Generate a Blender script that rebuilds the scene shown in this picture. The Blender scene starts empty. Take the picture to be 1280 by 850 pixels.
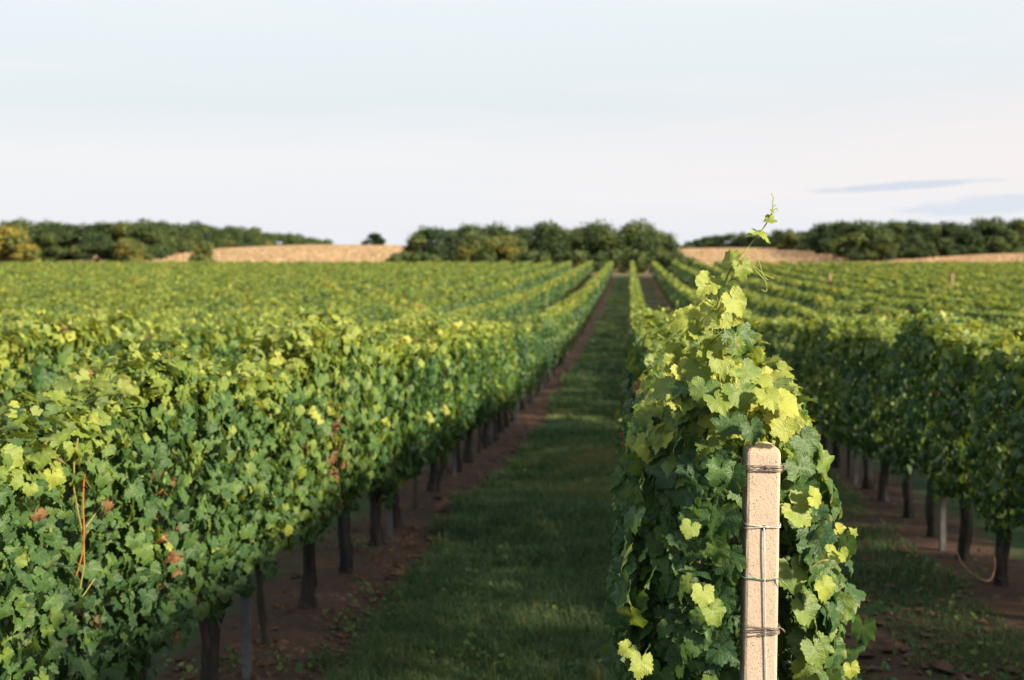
import bpy, math, random
import numpy as np

# ------------------------------------------------------------------ camera, sky, sun, exposure
SC = bpy.context.scene
COL = SC.collection
R = math.radians
CAM_H, YAW, PITCH, F = 2.3, R(5.25), R(3.65), 1600.0     # F in pixels of the 1280 px wide photograph
cd = bpy.data.cameras.new("camera")
cam = bpy.data.objects.new("camera", cd); COL.objects.link(cam)
cam.location = (0, 0, CAM_H); cam.rotation_euler = (R(90) - PITCH, 0, YAW)
cd.sensor_width = 36; cd.lens = 45; cd.clip_start = .05; cd.clip_end = 6000
cd.dof.use_dof = True; cd.dof.focus_distance = 3.3; cd.dof.aperture_fstop = 4.0
SC.camera = cam
SUN_EL, SUN_AZ = R(25), R(-27)         # azimuth measured from +X towards +Y (negative: behind the camera)
sdir = np.array([math.cos(SUN_EL) * math.cos(SUN_AZ), math.cos(SUN_EL) * math.sin(SUN_AZ), math.sin(SUN_EL)])
sl = bpy.data.lights.new("sun", 'SUN'); sl.energy = 5.0; sl.angle = R(5); sl.color = (1, .83, .60)
so = bpy.data.objects.new("sun", sl); COL.objects.link(so)
so.rotation_euler = (math.pi / 2 - SUN_EL, 0, math.atan2(sdir[1], sdir[0]) + math.pi / 2)
SC.view_settings.view_transform = 'Standard'; SC.view_settings.look = 'None'
SC.view_settings.exposure = 1.62; SC.view_settings.gamma = 1; SC.view_settings.use_curve_mapping = False
SC.cycles.max_bounces = 8; SC.cycles.diffuse_bounces = 3; SC.cycles.transmission_bounces = 4
SC.cycles.transparent_max_bounces = 10
SC.cycles.caustics_reflective = False; SC.cycles.caustics_refractive = False


def node_api(nt):
    def n(t, ins=None, **kw):
        nd = nt.nodes.new(t)
        for k, v in kw.items():
            setattr(nd, k, v)
        for k, v in (ins or {}).items():
            s = nd.inputs[k]
            if isinstance(v, bpy.types.NodeSocket):
                nt.links.new(v, s)
            else:
                s.default_value = v
        return nd

    def m(op, a, b=0.0, c=None, clamp=False):
        nd = n('ShaderNodeMath', {0: a, 1: b} if c is None else {0: a, 1: b, 2: c}, operation=op, use_clamp=clamp)
        return nd.outputs[0]

    def mix(f, a, b):
        nd = nt.nodes.new('ShaderNodeMix'); nd.data_type = 'RGBA'
        for s, v in ((nd.inputs[0], f), (nd.inputs[6], a), (nd.inputs[7], b)):
            if isinstance(v, bpy.types.NodeSocket):
                nt.links.new(v, s)
            else:
                s.default_value = (*v, 1) if isinstance(v, tuple) and len(v) == 3 else v
        return nd.outputs[2]

    def ramp(f, stops, interp='LINEAR'):
        nd = n('ShaderNodeValToRGB', {0: f}); cr = nd.color_ramp; cr.interpolation = interp
        while len(cr.elements) < len(stops):
            cr.elements.new(.5)
        for e, (p, c) in zip(cr.elements, stops):
            e.position = p; e.color = (*c, 1) if len(c) == 3 else c
        return nd.outputs[0]

    def noise(vec, scale, detail=3, rough=.55, dist=0):
        return n('ShaderNodeTexNoise', {'Vector': vec, 'Scale': scale, 'Detail': detail, 'Roughness': rough, 'Distortion': dist}).outputs[0]

    def sstep(v, a, b):
        nd = n('ShaderNodeMapRange', {0: v, 1: a, 2: b}, interpolation_type='SMOOTHSTEP')
        return nd.outputs[0]
    return n, m, mix, ramp, noise, sstep


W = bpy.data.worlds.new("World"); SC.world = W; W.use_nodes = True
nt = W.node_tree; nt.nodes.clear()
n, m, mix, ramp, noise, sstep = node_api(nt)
sky = n('ShaderNodeTexSky', sky_type='NISHITA', sun_disc=False)
sky.sun_elevation = SUN_EL
sky.sun_rotation = math.pi / 2 - math.atan2(sdir[1], sdir[0])
tc = n('ShaderNodeTexCoord').outputs['Generated']
sp = n('ShaderNodeSeparateXYZ', {0: tc})
el = sp.outputs[2]
# thin high veil: pale and slightly blue high up, warm near the horizon on the right
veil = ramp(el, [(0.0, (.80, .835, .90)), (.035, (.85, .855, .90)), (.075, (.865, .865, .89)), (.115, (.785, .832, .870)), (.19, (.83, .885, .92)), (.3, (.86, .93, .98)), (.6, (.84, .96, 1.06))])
vm = n('ShaderNodeMapping', {'Vector': tc, 'Scale': (1.6, 1.6, 13)}).outputs[0]
streak = noise(vm, 2.2, 5, .55, .3)
warm = m('MULTIPLY', sstep(m('ADD', sp.outputs[0], m('MULTIPLY', m('SUBTRACT', streak, .5), .8)), -.15, .35),
         m('MULTIPLY', sstep(el, .015, .07), m('SUBTRACT', 1.0, sstep(el, .09, .15))))
veil = mix(m('MULTIPLY', warm, .95), veil, (.92, .86, .85))
veil = mix(m('MULTIPLY', sstep(streak, .45, .75), .35), veil, (.90, .905, .92))
# small blue grey cloud bars low on the right
# two small blue grey cloud bars low on the right: ragged lens shapes in direction space
az = m('ARCTAN2', sp.outputs[0], sp.outputs[1])
sn = noise(n('ShaderNodeMapping', {'Vector': tc, 'Scale': (1, 1, 5)}).outputs[0], 26, 5, .65)
sn2 = noise(n('ShaderNodeMapping', {'Vector': tc, 'Scale': (1, 1, 3)}).outputs[0], 9, 3)


def bar(a0, aw, e0, ew, slope):
    da = m('DIVIDE', m('SUBTRACT', az, a0), aw)
    de = m('DIVIDE', m('SUBTRACT', m('SUBTRACT', el, e0), m('MULTIPLY', m('SUBTRACT', az, a0), slope)), ew)
    r2 = m('ADD', m('MULTIPLY', da, da), m('MULTIPLY', de, de))
    r2 = m('ADD', r2, m('MULTIPLY', m('SUBTRACT', sn, .5), 2.6))
    r2 = m('ADD', r2, m('MULTIPLY', m('SUBTRACT', sn2, .5), 1.4))
    return m('SUBTRACT', 1.0, sstep(r2, .25, 1.15))


b1 = bar(.200, .074, .0535, .0030, .05)
b2 = bar(.278, .080, .0400, .0075, .06)
veil = mix(m('MULTIPLY', b1, .75), veil, (.60, .69, .80))
veil = mix(m('MULTIPLY', b2, .7), veil, (.66, .74, .84))
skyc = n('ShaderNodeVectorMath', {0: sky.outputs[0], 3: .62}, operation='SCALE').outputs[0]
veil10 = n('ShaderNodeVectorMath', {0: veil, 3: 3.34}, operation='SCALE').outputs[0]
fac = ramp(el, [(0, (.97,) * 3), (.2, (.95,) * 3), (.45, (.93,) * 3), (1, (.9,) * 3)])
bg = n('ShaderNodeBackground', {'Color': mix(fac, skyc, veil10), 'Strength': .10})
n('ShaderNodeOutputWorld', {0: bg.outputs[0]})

# ------------------------------------------------------------------ helpers
rng = np.random.default_rng(11)
fwd = np.array([-math.sin(YAW) * math.cos(PITCH), math.cos(YAW) * math.cos(PITCH), -math.sin(PITCH)])
rgt = np.array([math.cos(YAW), math.sin(YAW), 0]); upv = np.cross(rgt, fwd)


def P(px, py, d):
    """world point where the photograph's pixel ray meets the plane y = d"""
    v = fwd * F + rgt * (px - 640) - upv * (py - 425)
    return np.array([0, 0, CAM_H]) + v * (d / v[1])


def proj(p):
    q = np.asarray(p, float) - np.array([0, 0, CAM_H])
    z = q @ fwd
    return 640 + F * (q @ rgt) / z, 425 - F * (q @ upv) / z


def link(o, parent=None):
    COL.objects.link(o)
    if parent is not None:
        o.parent = parent
    return o


def tag(o, label=None, cat=None, group=None, kind=None):
    for k, v in (('label', label), ('category', cat), ('group', group), ('kind', kind)):
        if v:
            o[k] = v
    return o


def empty(name, loc):
    o = bpy.data.objects.new(name, None); o.location = loc; o.empty_display_size = .1
    return link(o)


class MB:
    """collects triangles (with per-vertex attributes) for ONE mesh"""
    def __init__(s):
        s.v, s.t, s.tint, s.dry, s.uv, s.k = [], [], [], [], [], 0

    def add(s, v, t, tint=0., dry=0., uv=None):
        v = np.asarray(v, float).reshape(-1, 3); t = np.asarray(t, int).reshape(-1, 3)
        s.v.append(v); s.t.append(t + s.k); s.k += len(v)
        s.tint.append(np.broadcast_to(np.asarray(tint, float), (len(v),)))
        s.dry.append(np.broadcast_to(np.asarray(dry, float), (len(v),)))
        s.uv.append(np.zeros((len(v), 2)) if uv is None else uv)
        return s

    def tube(s, pts, rad, ns=6, tint=0., cap=True, rough=0, seed=0):
        pts = np.asarray(pts, float); N = len(pts)
        rad = np.broadcast_to(np.asarray(rad, float), (N,))
        tg = np.gradient(pts, axis=0); tg /= np.linalg.norm(tg, axis=1)[:, None] + 1e-9
        ref = np.array([0, 0, 1.]) if abs(tg[:, 2]).mean() < .8 else np.array([1., 0, 0])
        a = np.cross(tg, ref); a /= np.linalg.norm(a, axis=1)[:, None] + 1e-9
        b = np.cross(tg, a)
        th = np.arange(ns) / ns * 2 * math.pi
        rr = rad[:, None] * np.ones((1, ns))
        if rough:
            g = np.random.default_rng(seed); rr = rr * (1 + rough * g.normal(size=(N, ns)))
        v = pts[:, None] + rr[..., None] * (np.cos(th)[None, :, None] * a[:, None] + np.sin(th)[None, :, None] * b[:, None])
        v = v.reshape(-1, 3)
        i = np.arange(N - 1)[:, None] * ns; j = np.arange(ns)[None]; jn = (j + 1) % ns
        A, B_, C_, D = i + j, i + jn, i + ns + jn, i + ns + j
        t = np.concatenate([np.stack([A, B_, C_], -1).reshape(-1, 3), np.stack([A, C_, D], -1).reshape(-1, 3)])
        if cap:
            v = np.concatenate([v, pts[[0, -1]]])
            j = np.arange(ns); jn = (j + 1) % ns; e = (N - 1) * ns
            t = np.concatenate([t, np.stack([np.full(ns, N * ns), jn, j], -1), np.stack([np.full(ns, N * ns + 1), e + j, e + jn], -1)])
        return s.add(v, t, tint)

    def mesh(s, name, mat, smooth=False):
        v = np.concatenate(s.v).astype(np.float32); t = np.concatenate(s.t).astype(np.int32)
        me = bpy.data.meshes.new(name)
        me.vertices.add(len(v)); me.vertices.foreach_set('co', v.ravel())
        me.loops.add(t.size); me.loops.foreach_set('vertex_index', t.ravel())
        me.polygons.add(len(t)); me.polygons.foreach_set('loop_start', np.arange(0, t.size, 3, dtype=np.int32))
        me.polygons.foreach_set('loop_total', np.full(len(t), 3, np.int32))
        for nm, arr in (('tint', s.tint), ('dry', s.dry)):
            a = me.attributes.new(nm, 'FLOAT', 'POINT'); a.data.foreach_set('value', np.concatenate(arr).astype(np.float32))
        uv = np.concatenate(s.uv).astype(np.float32)
        if np.any(uv):
            a = me.attributes.new('leafuv', 'FLOAT2', 'POINT'); a.data.foreach_set('vector', uv.ravel())
        me.update(calc_edges=True); me.validate()
        me.polygons.foreach_set('use_smooth', np.full(len(t), smooth))
        me.materials.append(mat)
        return me

    def obj(s, name, mat, parent=None, smooth=False):
        return link(bpy.data.objects.new(name, s.mesh(name, mat, smooth)), parent)


def material(name):
    mt = bpy.data.materials.new(name); mt.use_nodes = True; mt.node_tree.nodes.clear()
    return mt, mt.node_tree


# ------------------------------------------------------------------ materials
def leaf_material(name, stops, veins=False, transl=.28, rough=.50, spec=.26, mott=.42, obvar=.25):
    mt, nt = material(name)
    n, m, mix, ramp, noise, sstep = node_api(nt)
    tint = n('ShaderNodeAttribute', attribute_name='tint').outputs['Fac']
    dry = n('ShaderNodeAttribute', attribute_name='dry').outputs['Fac']
    geo = n('ShaderNodeNewGeometry'); co = n('ShaderNodeTexCoord').outputs['Object']
    rnd = n('ShaderNodeObjectInfo').outputs['Random']
    nz = noise(co, 26 if veins else 9, 3)
    t = m('ADD', tint, m('MULTIPLY', m('SUBTRACT', nz, .5), mott))
    t = m('ADD', t, m('MULTIPLY', m('SUBTRACT', rnd, .5), obvar), clamp=True)
    base = ramp(t, stops)
    bump = None
    if veins:
        uv = n('ShaderNodeAttribute', attribute_name='leafuv').outputs['Vector']
        s2 = n('ShaderNodeSeparateXYZ', {0: uv}); u, v = s2.outputs[0], s2.outputs[1]
        rad = m('SQRT', m('ADD', m('MULTIPLY', u, u), m('MULTIPLY', v, v)))
        best = None
        for a in (0, 58, -58, 118, -118):
            sx, cy = math.sin(R(a)), math.cos(R(a))
            al = m('ADD', m('MULTIPLY', u, sx), m('MULTIPLY', v, cy))
            ac = m('ABSOLUTE', m('SUBTRACT', m('MULTIPLY', u, cy), m('MULTIPLY', v, sx)))
            # side veins leave each main vein as chevrons
            d = m('ADD', ac, m('MULTIPLY', m('LESS_THAN', al, 0.0), 1.0))
            d = m('ADD', d, m('MULTIPLY', al, .012))
            chev = m('ABSOLUTE', m('SUBTRACT', m('FRACT', m('MULTIPLY', m('SUBTRACT', al, m('MULTIPLY', ac, .8)), 6.0)), .5))
            chev = m('ADD', m('MULTIPLY', chev, .16), m('ADD', .012, m('MULTIPLY', m('GREATER_THAN', ac, m('MULTIPLY', al, .5)), 1.0)))
            d = m('MINIMUM', d, m('ADD', chev, m('MULTIPLY', m('LESS_THAN', al, 0.02), 1.0)))
            best = d if best is None else m('MINIMUM', best, d)
        vein = m('SUBTRACT', 1.0, sstep(best, .008, .034))
        base = mix(m('MULTIPLY', vein, .24), base, (.16, .20, .07))
        # puckered blade between veins, yellowing rim on old leaves
        rim = m('MULTIPLY', sstep(m('ADD', rad, m('MULTIPLY', m('SUBTRACT', noise(co, 60, 2), .5), .5)), .75, 1.0), sstep(noise(co, 7, 1), .58, .68))
        base = mix(m('MULTIPLY', rim, .55), base, (.24, .19, .035))
        spots = sstep(noise(co, 130, 2), .70, .76)
        base = mix(m('MULTIPLY', spots, .5), base, (.09, .05, .015))
        bump = n('ShaderNodeBump', {'Height': m('ADD', m('MULTIPLY', best, 3.0), m('MULTIPLY', noise(co, 55, 3), 1.6)), 'Strength': .55, 'Distance': .004}).outputs[0]
    base = mix(dry, base, mix(noise(co, 30, 2), (.085, .038, .020), (.20, .115, .045)))
    back = mix(m('MULTIPLY', geo.outputs['Backfacing'], .45), base, (.13, .17, .095))
    ins = {'Base Color': back, 'Roughness': m('ADD', rough, m('MULTIPLY', geo.outputs['Backfacing'], .25)), 'Specular IOR Level': spec}
    if bump:
        ins['Normal'] = bump
    pr = n('ShaderNodeBsdfPrincipled', ins)
    hsv = n('ShaderNodeHueSaturation', {'Hue': .472, 'Saturation': 1.12, 'Value': 2.1, 'Color': base}).outputs[0]
    tr = n('ShaderNodeBsdfTranslucent', {'Color': hsv})
    mx = n('ShaderNodeMixShader', {0: transl, 1: pr.outputs[0], 2: tr.outputs[0]})
    n('ShaderNodeOutputMaterial', {0: mx.outputs[0]})
    return mt


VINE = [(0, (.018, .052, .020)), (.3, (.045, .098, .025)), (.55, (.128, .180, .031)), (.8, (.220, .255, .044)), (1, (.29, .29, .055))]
M = {}
M['leaf_near'] = leaf_material('vine leaf with veins', VINE, True)
M['leaf'] = leaf_material('vine leaf', VINE, False, mott=.35)
M['tree'] = leaf_material('tree foliage', [(0, (.016, .034, .014)), (.4, (.044, .073, .022)), (.7, (.098, .114, .028)), (1, (.21, .17, .03))], transl=.22, rough=.6, spec=.2, mott=.3, obvar=.20)
M['grass'] = leaf_material('grass blade', [(0, (.014, .046, .018)), (.4, (.034, .092, .030)), (.75, (.10, .14, .036)), (1, (.25, .20, .08))], transl=.3, rough=.55, spec=.2, obvar=0)
M['crop'] = leaf_material('ripe crop', [(0, (.32, .23, .14)), (.5, (.35, .255, .16)), (1, (.385, .285, .18))], transl=.25, rough=.8, spec=.1, obvar=0)


def wood_material(name, dark, light, scale=(30, 30, 3)):
    mt, nt = material(name); n, m, mix, ramp, noise, sstep = node_api(nt)
    co = n('ShaderNodeTexCoord').outputs['Object']
    st = n('ShaderNodeMapping', {'Vector': co, 'Scale': scale}).outputs[0]
    f = noise(st, 2.2, 5, .65, .6)
    bp = n('ShaderNodeBump', {'Height': f, 'Strength': .9, 'Distance': .012}).outputs[0]
    pr = n('ShaderNodeBsdfPrincipled', {'Base Color': ramp(f, [(.3, dark), (.7, light)]), 'Roughness': .9, 'Normal': bp})
    n('ShaderNodeOutputMaterial', {0: pr.outputs[0]}); return mt


M['bark'] = wood_material('vine bark', (.014, .011, .009), (.060, .043, .033))
M['tree_bark'] = wood_material('tree bark', (.02, .017, .013), (.09, .075, .06), (3, 3, .6))
M['stake'] = wood_material('weathered stake wood', (.20, .12, .07), (.36, .23, .14))
M['cane'] = leaf_material('vine cane', [(0, (.30, .075, .018)), (.5, (.20, .17, .05)), (1, (.25, .31, .075))], transl=.12, rough=.45, obvar=0)


def concrete(name, a, b):
    mt, nt = material(name); n, m, mix, ramp, noise, sstep = node_api(nt)
    co = n('ShaderNodeTexCoord').outputs['Object']
    big = noise(co, 9, 4); fine = noise(co, 190, 3, .7)
    c = mix(big, a, b)
    c = mix(m('MULTIPLY', sstep(fine, .42, .70), .35), c, (.44, .375, .31))
    vo = n('ShaderNodeTexVoronoi', {'Vector': co, 'Scale': 150}).outputs['Distance']
    grain = n('ShaderNodeTexVoronoi', {'Vector': co, 'Scale': 260}, feature='F1')
    c = mix(m('MULTIPLY', sstep(n('ShaderNodeSeparateColor', {0: grain.outputs['Color']}).outputs[0], .80, .86), .28), c, (.20, .13, .085))
    pit = m('MULTIPLY', m('SUBTRACT', 1.0, sstep(vo, .10, .26)), sstep(noise(co, 36, 2), .50, .58))
    c = mix(m('MULTIPLY', pit, .8), c, (.13, .08, .05))
    streak = noise(n('ShaderNodeMapping', {'Vector': co, 'Scale': (40, 40, 2.2)}).outputs[0], 1.6, 3)
    c = mix(m('MULTIPLY', sstep(streak, .55, .8), .25), c, (.27, .19, .13))
    z = n('ShaderNodeSeparateXYZ', {0: co}).outputs[2]
    lich = m('MULTIPLY', sstep(m('ADD', z, m('MULTIPLY', m('SUBTRACT', noise(co, 45, 4), .5), .05)), 1.863, 1.888), .8)
    c = mix(lich, c, (.40, .235, .055))
    h = m('SUBTRACT', m('ADD', m('MULTIPLY', fine, .5), m('MULTIPLY', big, .8)), m('MULTIPLY', pit, 1.2))
    bp = n('ShaderNodeBump', {'Height': h, 'Strength': .65, 'Distance': .004}).outputs[0]
    pr = n('ShaderNodeBsdfPrincipled', {'Base Color': c, 'Roughness': .9, 'Specular IOR Level': .25, 'Normal': bp})
    n('ShaderNodeOutputMaterial', {0: pr.outputs[0]}); return mt


M['concrete'] = concrete('warm exposed concrete', (.315, .258, .205), (.415, .343, .275))


def plain(name, col, rough=.5, metal=0, var=.3, scale=40):
    mt, nt = material(name); n, m, mix, ramp, noise, sstep = node_api(nt)
    co = n('ShaderNodeTexCoord').outputs['Object']
    f = noise(co, scale, 4, .6)
    c = ramp(f, [(.3, tuple(x * (1 - var) for x in col)), (.7, tuple(min(1, x * (1 + var)) for x in col))])
    pr = n('ShaderNodeBsdfPrincipled', {'Base Color': c, 'Roughness': rough, 'Metallic': metal})
    n('ShaderNodeOutputMaterial', {0: pr.outputs[0]}); return mt


M['wire'] = plain('rusty steel wire', (.20, .165, .15), .55, .6)
M['wire_clean'] = plain('galvanised wire', (.55, .55, .56), .45, .3)
M['wire_green'] = plain('green plastic coated wire', (.07, .17, .12), .35)
M['post_grey'] = plain('grey concrete stake', (.075, .08, .085), .8, 0, .3, 25)
M['dark'] = plain('dark hole', (.015, .012, .01), .9)

mt, nt = material('black netting'); n, m, mix, ramp, noise, sstep = node_api(nt)
co = n('ShaderNodeTexCoord').outputs['Object']
fold = noise(n('ShaderNodeMapping', {'Vector': co, 'Scale': (1, 1, .25)}).outputs[0], 22, 3)
pr = n('ShaderNodeBsdfPrincipled', {'Base Color': (.012, .012, .014, 1), 'Roughness': .6})
tp = n('ShaderNodeBsdfTransparent')
mx = n('ShaderNodeMixShader', {0: m('ADD', .30, m('MULTIPLY', fold, .75), clamp=True), 1: tp.outputs[0], 2: pr.outputs[0]})
n('ShaderNodeOutputMaterial', {0: mx.outputs[0]}); M['net'] = mt

# ------------------------------------------------------------------ terrain
ROW0, SP, Y0, Y1 = .28, 2.42, 2.60, 152.0


_py = np.arange(-50, 260, .5)
_pz = np.interp(_py, [-50, 5, 9, 15, 22, 32, 45, 60, 85, 110, 135, 152, 175, 260], [0, 0, -.08, -.36, -.68, -.95, -1.10, -1.08, -.85, -.52, -.15, .06, .12, 0])
_pz = np.convolve(np.pad(_pz, 10, mode='edge'), np.hanning(21) / np.hanning(21).sum(), 'valid')


def dip(y):
    """the vineyard lies in a shallow dip: the rows run down from the camera and rise again to the trees"""
    return np.interp(y, _py, _pz)


def terrain(x, y):
    h = 4.1 * np.exp(-((x + 72) / 36) ** 2 / 2 - ((y - 292) / 58) ** 2 / 2)
    h = h + 3.1 * np.exp(-((x - 42) / 48) ** 2 / 2 - ((y - 325) / 62) ** 2 / 2)
    h = h + 2.3 * np.exp(-((x + 5) / 60) ** 2 / 2 - ((y - 420) / 90) ** 2 / 2)
    h = h + 1.7 * np.exp(-((x - 66) / 14) ** 2 / 2 - ((y - 212) / 20) ** 2 / 2)
    return h * np.clip((y - 172) / 25, 0, 1) + dip(y)


def graded(segs):
    return np.unique(np.concatenate([np.arange(a, b, s) for a, b, s in segs]))


gx = graded([(-3000, -400, 200), (-400, -60, 8), (-60, -6, 2), (-6, 6, .09), (6, 60, 2), (60, 400, 8), (400, 3001, 200)])
gy = graded([(-300, -10, 20), (-10, 4, 1), (4, 24, .09), (24, 60, .6), (60, 172, 4), (172, 480, 4), (480, 1000, 40), (1000, 4001, 300)])
GX, GY = np.meshgrid(gx, gy)


def sines(x, y, seed, n=7, f0=.7, f1=9, amp=1):
    g = np.random.default_rng(seed); o = 0
    for k in range(n):
        fq = f0 * (f1 / f0) ** (k / (n - 1)); a = g.uniform(0, 6.28)
        o = o + np.sin(fq * (x * math.cos(a) + y * math.sin(a)) + g.uniform(0, 6.28)) * (f0 / fq) ** .6
    return amp * o / 2


rowd = np.abs((GX - ROW0 + SP / 2) % SP - SP / 2)
near = ((np.abs(GX) < 7) & (GY > 3) & (GY < 26)).astype(float)
GZ = terrain(GX, GY) + near * (sines(GX, GY, 3, 8, 1.2, 30, .022) + .03 * np.clip(1 - rowd / .5, 0, 1))
nxg, nyg = len(gx), len(gy)
ii = (np.arange(nyg - 1)[:, None] * nxg + np.arange(nxg - 1)[None]).ravel()
tri = np.concatenate([np.stack([ii, ii + 1, ii + nxg + 1], -1), np.stack([ii, ii + nxg + 1, ii + nxg], -1)])

mt, nt = material('vineyard ground'); n, m, mix, ramp, noise, sstep = node_api(nt)
co = n('ShaderNodeNewGeometry').outputs['Position']
s3 = n('ShaderNodeSeparateXYZ', {0: co}); X, Y = s3.outputs[0], s3.outputs[1]
n1 = noise(co, .9, 4); n2 = noise(co, 5, 5, .65); n3 = noise(co, 28, 4, .7)
u = m('ABSOLUTE', m('SUBTRACT', m('FLOORED_MODULO', m('ADD', X, SP / 2 - ROW0), SP), SP / 2))
soil = mix(n2, (.028, .016, .011), (.078, .043, .030))
soil = mix(m('MULTIPLY', sstep(n3, .5, .7), .45), soil, (.14, .092, .066))
straw = sstep(noise(n('ShaderNodeMapping', {'Vector': co, 'Scale': (1, 2.2, 1)}).outputs[0], 45, 3), .62, .70)
soil = mix(m('MULTIPLY', straw, .35), soil, (.19, .14, .09))
green = mix(n2, (.016, .040, .016), (.036, .068, .024))
green = mix(m('MULTIPLY', sstep(n1, .52, .72), .55), green, (.085, .070, .035))
edge = m('ADD', m('ADD', u, m('MULTIPLY', m('SUBTRACT', n2, .5), .6)), m('MULTIPLY', m('SUBTRACT', n1, .5), .5))
gmask = sstep(edge, .40, .66)
right = m('MULTIPLY', m('GREATER_THAN', X, ROW0), m('LESS_THAN', X, ROW0 + SP))
gmask = m('MULTIPLY', gmask, m('SUBTRACT', 1.0, m('MULTIPLY', right, sstep(noise(co, 1.5, 3), .36, .52))))
gmask = m('MULTIPLY', gmask, m('SUBTRACT', 1.0, m('MULTIPLY', sstep(noise(co, 1.3, 4, .6), .54, .66), .75)))
vine = mix(gmask, soil, green)
tan = mix(n1, (.29, .21, .135), (.38, .285, .19))
headl = mix(n1, (.16, .125, .055), (.09, .10, .035))
zone = sstep(m('ADD', Y, m('MULTIPLY', m('SUBTRACT', n1, .5), 3.0)), 170.0, 171.0)
base = mix(zone, vine, headl)
base = mix(sstep(m('ADD', Y, m('MULTIPLY', m('SUBTRACT', n1, .5), 3.0)), 177.0, 178.0), base, tan)
bp = n('ShaderNodeBump', {'Height': m('ADD', m('MULTIPLY', n3, .5), n2), 'Strength': .8, 'Distance': .04}).outputs[0]
pr = n('ShaderNodeBsdfPrincipled', {'Base Color': base, 'Roughness': .95, 'Specular IOR Level': .15, 'Normal': bp})
n('ShaderNodeOutputMaterial', {0: pr.outputs[0]})
g = MB().add(np.stack([GX, GY, GZ], -1).reshape(-1, 3), tri).obj('ground', mt, None, True)
tag(g, 'reddish soil strips and grass lanes under the vine rows, tan field beyond', 'ground', None, 'structure')


# ------------------------------------------------------------------ leaves
def leaf_shape(lod, seed):
    """outline of a grape leaf: petiole at the origin, tip towards +Y, unit size ~ half width"""
    g = np.random.default_rng(seed)
    ctrl = [(0, 1.04), (14, .93), (30, .80), (42, .86), (58, .97), (72, .89), (88, .76), (100, .80), (118, .84), (134, .78), (150, .66), (166, .46), (180, .10)]
    ca = np.array([c[0] for c in ctrl]); cr = np.array([c[1] for c in ctrl])
    if lod == 0:
        th = np.concatenate([np.linspace(-174, 174, 41)])
        r = np.interp(np.abs(th), ca, cr)
        r = r * (1 + np.where(np.arange(41) % 2 == 0, .055, -.06)) * (1 + .05 * g.normal(size=41))
        th2 = np.linspace(-165, 165, 14); r2 = np.interp(np.abs(th2), ca, cr) * .52
        P2 = [(0, 0)] + [(r2[i] * math.sin(R(th2[i])), r2[i] * math.cos(R(th2[i]))) for i in range(14)]
        P2 += [(r[i] * math.sin(R(th[i])), r[i] * math.cos(R(th[i]))) for i in range(41)]
        t = [(0, i + 1, i) for i in range(1, 14)]
        a, b = 0, 0                                 # stitch the two rings
        while a < 13 or b < 40:
            if b < 40 and (a == 13 or th[b + 1] <= th2[a + 1] + 6):
                t.append((1 + a, 15 + b + 1, 15 + b)); b += 1
            else:
                t.append((1 + a, 1 + a + 1, 15 + b)); a += 1
    elif lod == 1:
        th = np.array([-168, -140, -118, -88, -58, -30, 0, 30, 58, 88, 118, 140, 168.])
        r = np.interp(np.abs(th), ca, cr) * (1 + .06 * g.normal(size=len(th)))
        P2 = [(0, .05)] + [(r[i] * math.sin(R(th[i])), r[i] * math.cos(R(th[i]))) for i in range(len(th))]
        t = [(0, i + 1, i) for i in range(1, len(th))]
    elif lod == 2:
        P2 = [(0, -.3), (-.8, -.1), (-.75, .5), (0, 1.05), (.75, .5), (.8, -.1)]
        t = [(0, 3, 2), (0, 2, 1), (0, 4, 3), (0, 5, 4)]
    else:
        P2 = [(0, -.5), (-.9, .2), (0, 1.0), (.9, .2)]
        t = [(0, 2, 1), (0, 3, 2)]
    q = np.array(P2, float)
    x, y = q[:, 0], q[:, 1]; rr = np.hypot(x, y)
    fold, droop, wave = g.uniform(.05, .38), g.uniform(.12, .6), g.uniform(.04, .13)
    z = fold * np.abs(x) - droop * y * np.abs(y) * .55 - .16 * rr ** 2 + wave * np.sin(3 * np.arctan2(x, y) + g.uniform(0, 6)) * rr + .075 * np.sin(9 * np.arctan2(x, y) + g.uniform(0, 6)) * rr ** 2
    if lod == 3:
        z = .22 * np.abs(x)
    return np.stack([x, y, z], -1), np.array(t), q


SHAPES = [[leaf_shape(l, 10 * l + s) for s in range(k)] for l, k in ((0, 9), (1, 6), (2, 4), (3, 2))]


def unit(a):
    return a / (np.linalg.norm(a, axis=-1, keepdims=True) + 1e-9)


def add_leaves(mb, pos, nrm, tip, size, tint, dry, lod, g):
    """many leaves at once: blade normal nrm, tip direction tip, half width size"""
    N = len(pos); pos = np.asarray(pos, float)
    zax = unit(np.asarray(nrm, float)); tip = np.asarray(tip, float)
    yax = unit(tip - (tip * zax).sum(-1, keepdims=True) * zax); xax = np.cross(yax, zax)
    size = np.broadcast_to(np.asarray(size, float), (N,)); tint = np.broadcast_to(np.asarray(tint, float), (N,)); dry = np.broadcast_to(np.asarray(dry, float), (N,))
    pick = g.integers(0, len(SHAPES[lod]), N); asp = g.uniform(.85, 1.12, N)
    for s, (q, t, uv) in enumerate(SHAPES[lod]):
        I = np.where(pick == s)[0]
        if not len(I):
            continue
        curl = np.where(dry[I] > .5, 2.8, g.uniform(.6, 1.5, len(I)))
        v = pos[I, None] + size[I, None, None] * (q[None, :, :1] * asp[I, None, None] * xax[I, None] + q[None, :, 1:2] * yax[I, None] + q[None, :, 2:] * curl[:, None, None] * zax[I, None])
        nv = len(q)
        tt = (t[None] + np.arange(len(I))[:, None, None] * nv).reshape(-1, 3)
        mb.add(v.reshape(-1, 3), tt, np.repeat(tint[I], nv), np.repeat(dry[I], nv), np.tile(uv if lod < 2 else uv * 0, (len(I), 1)))


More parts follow.
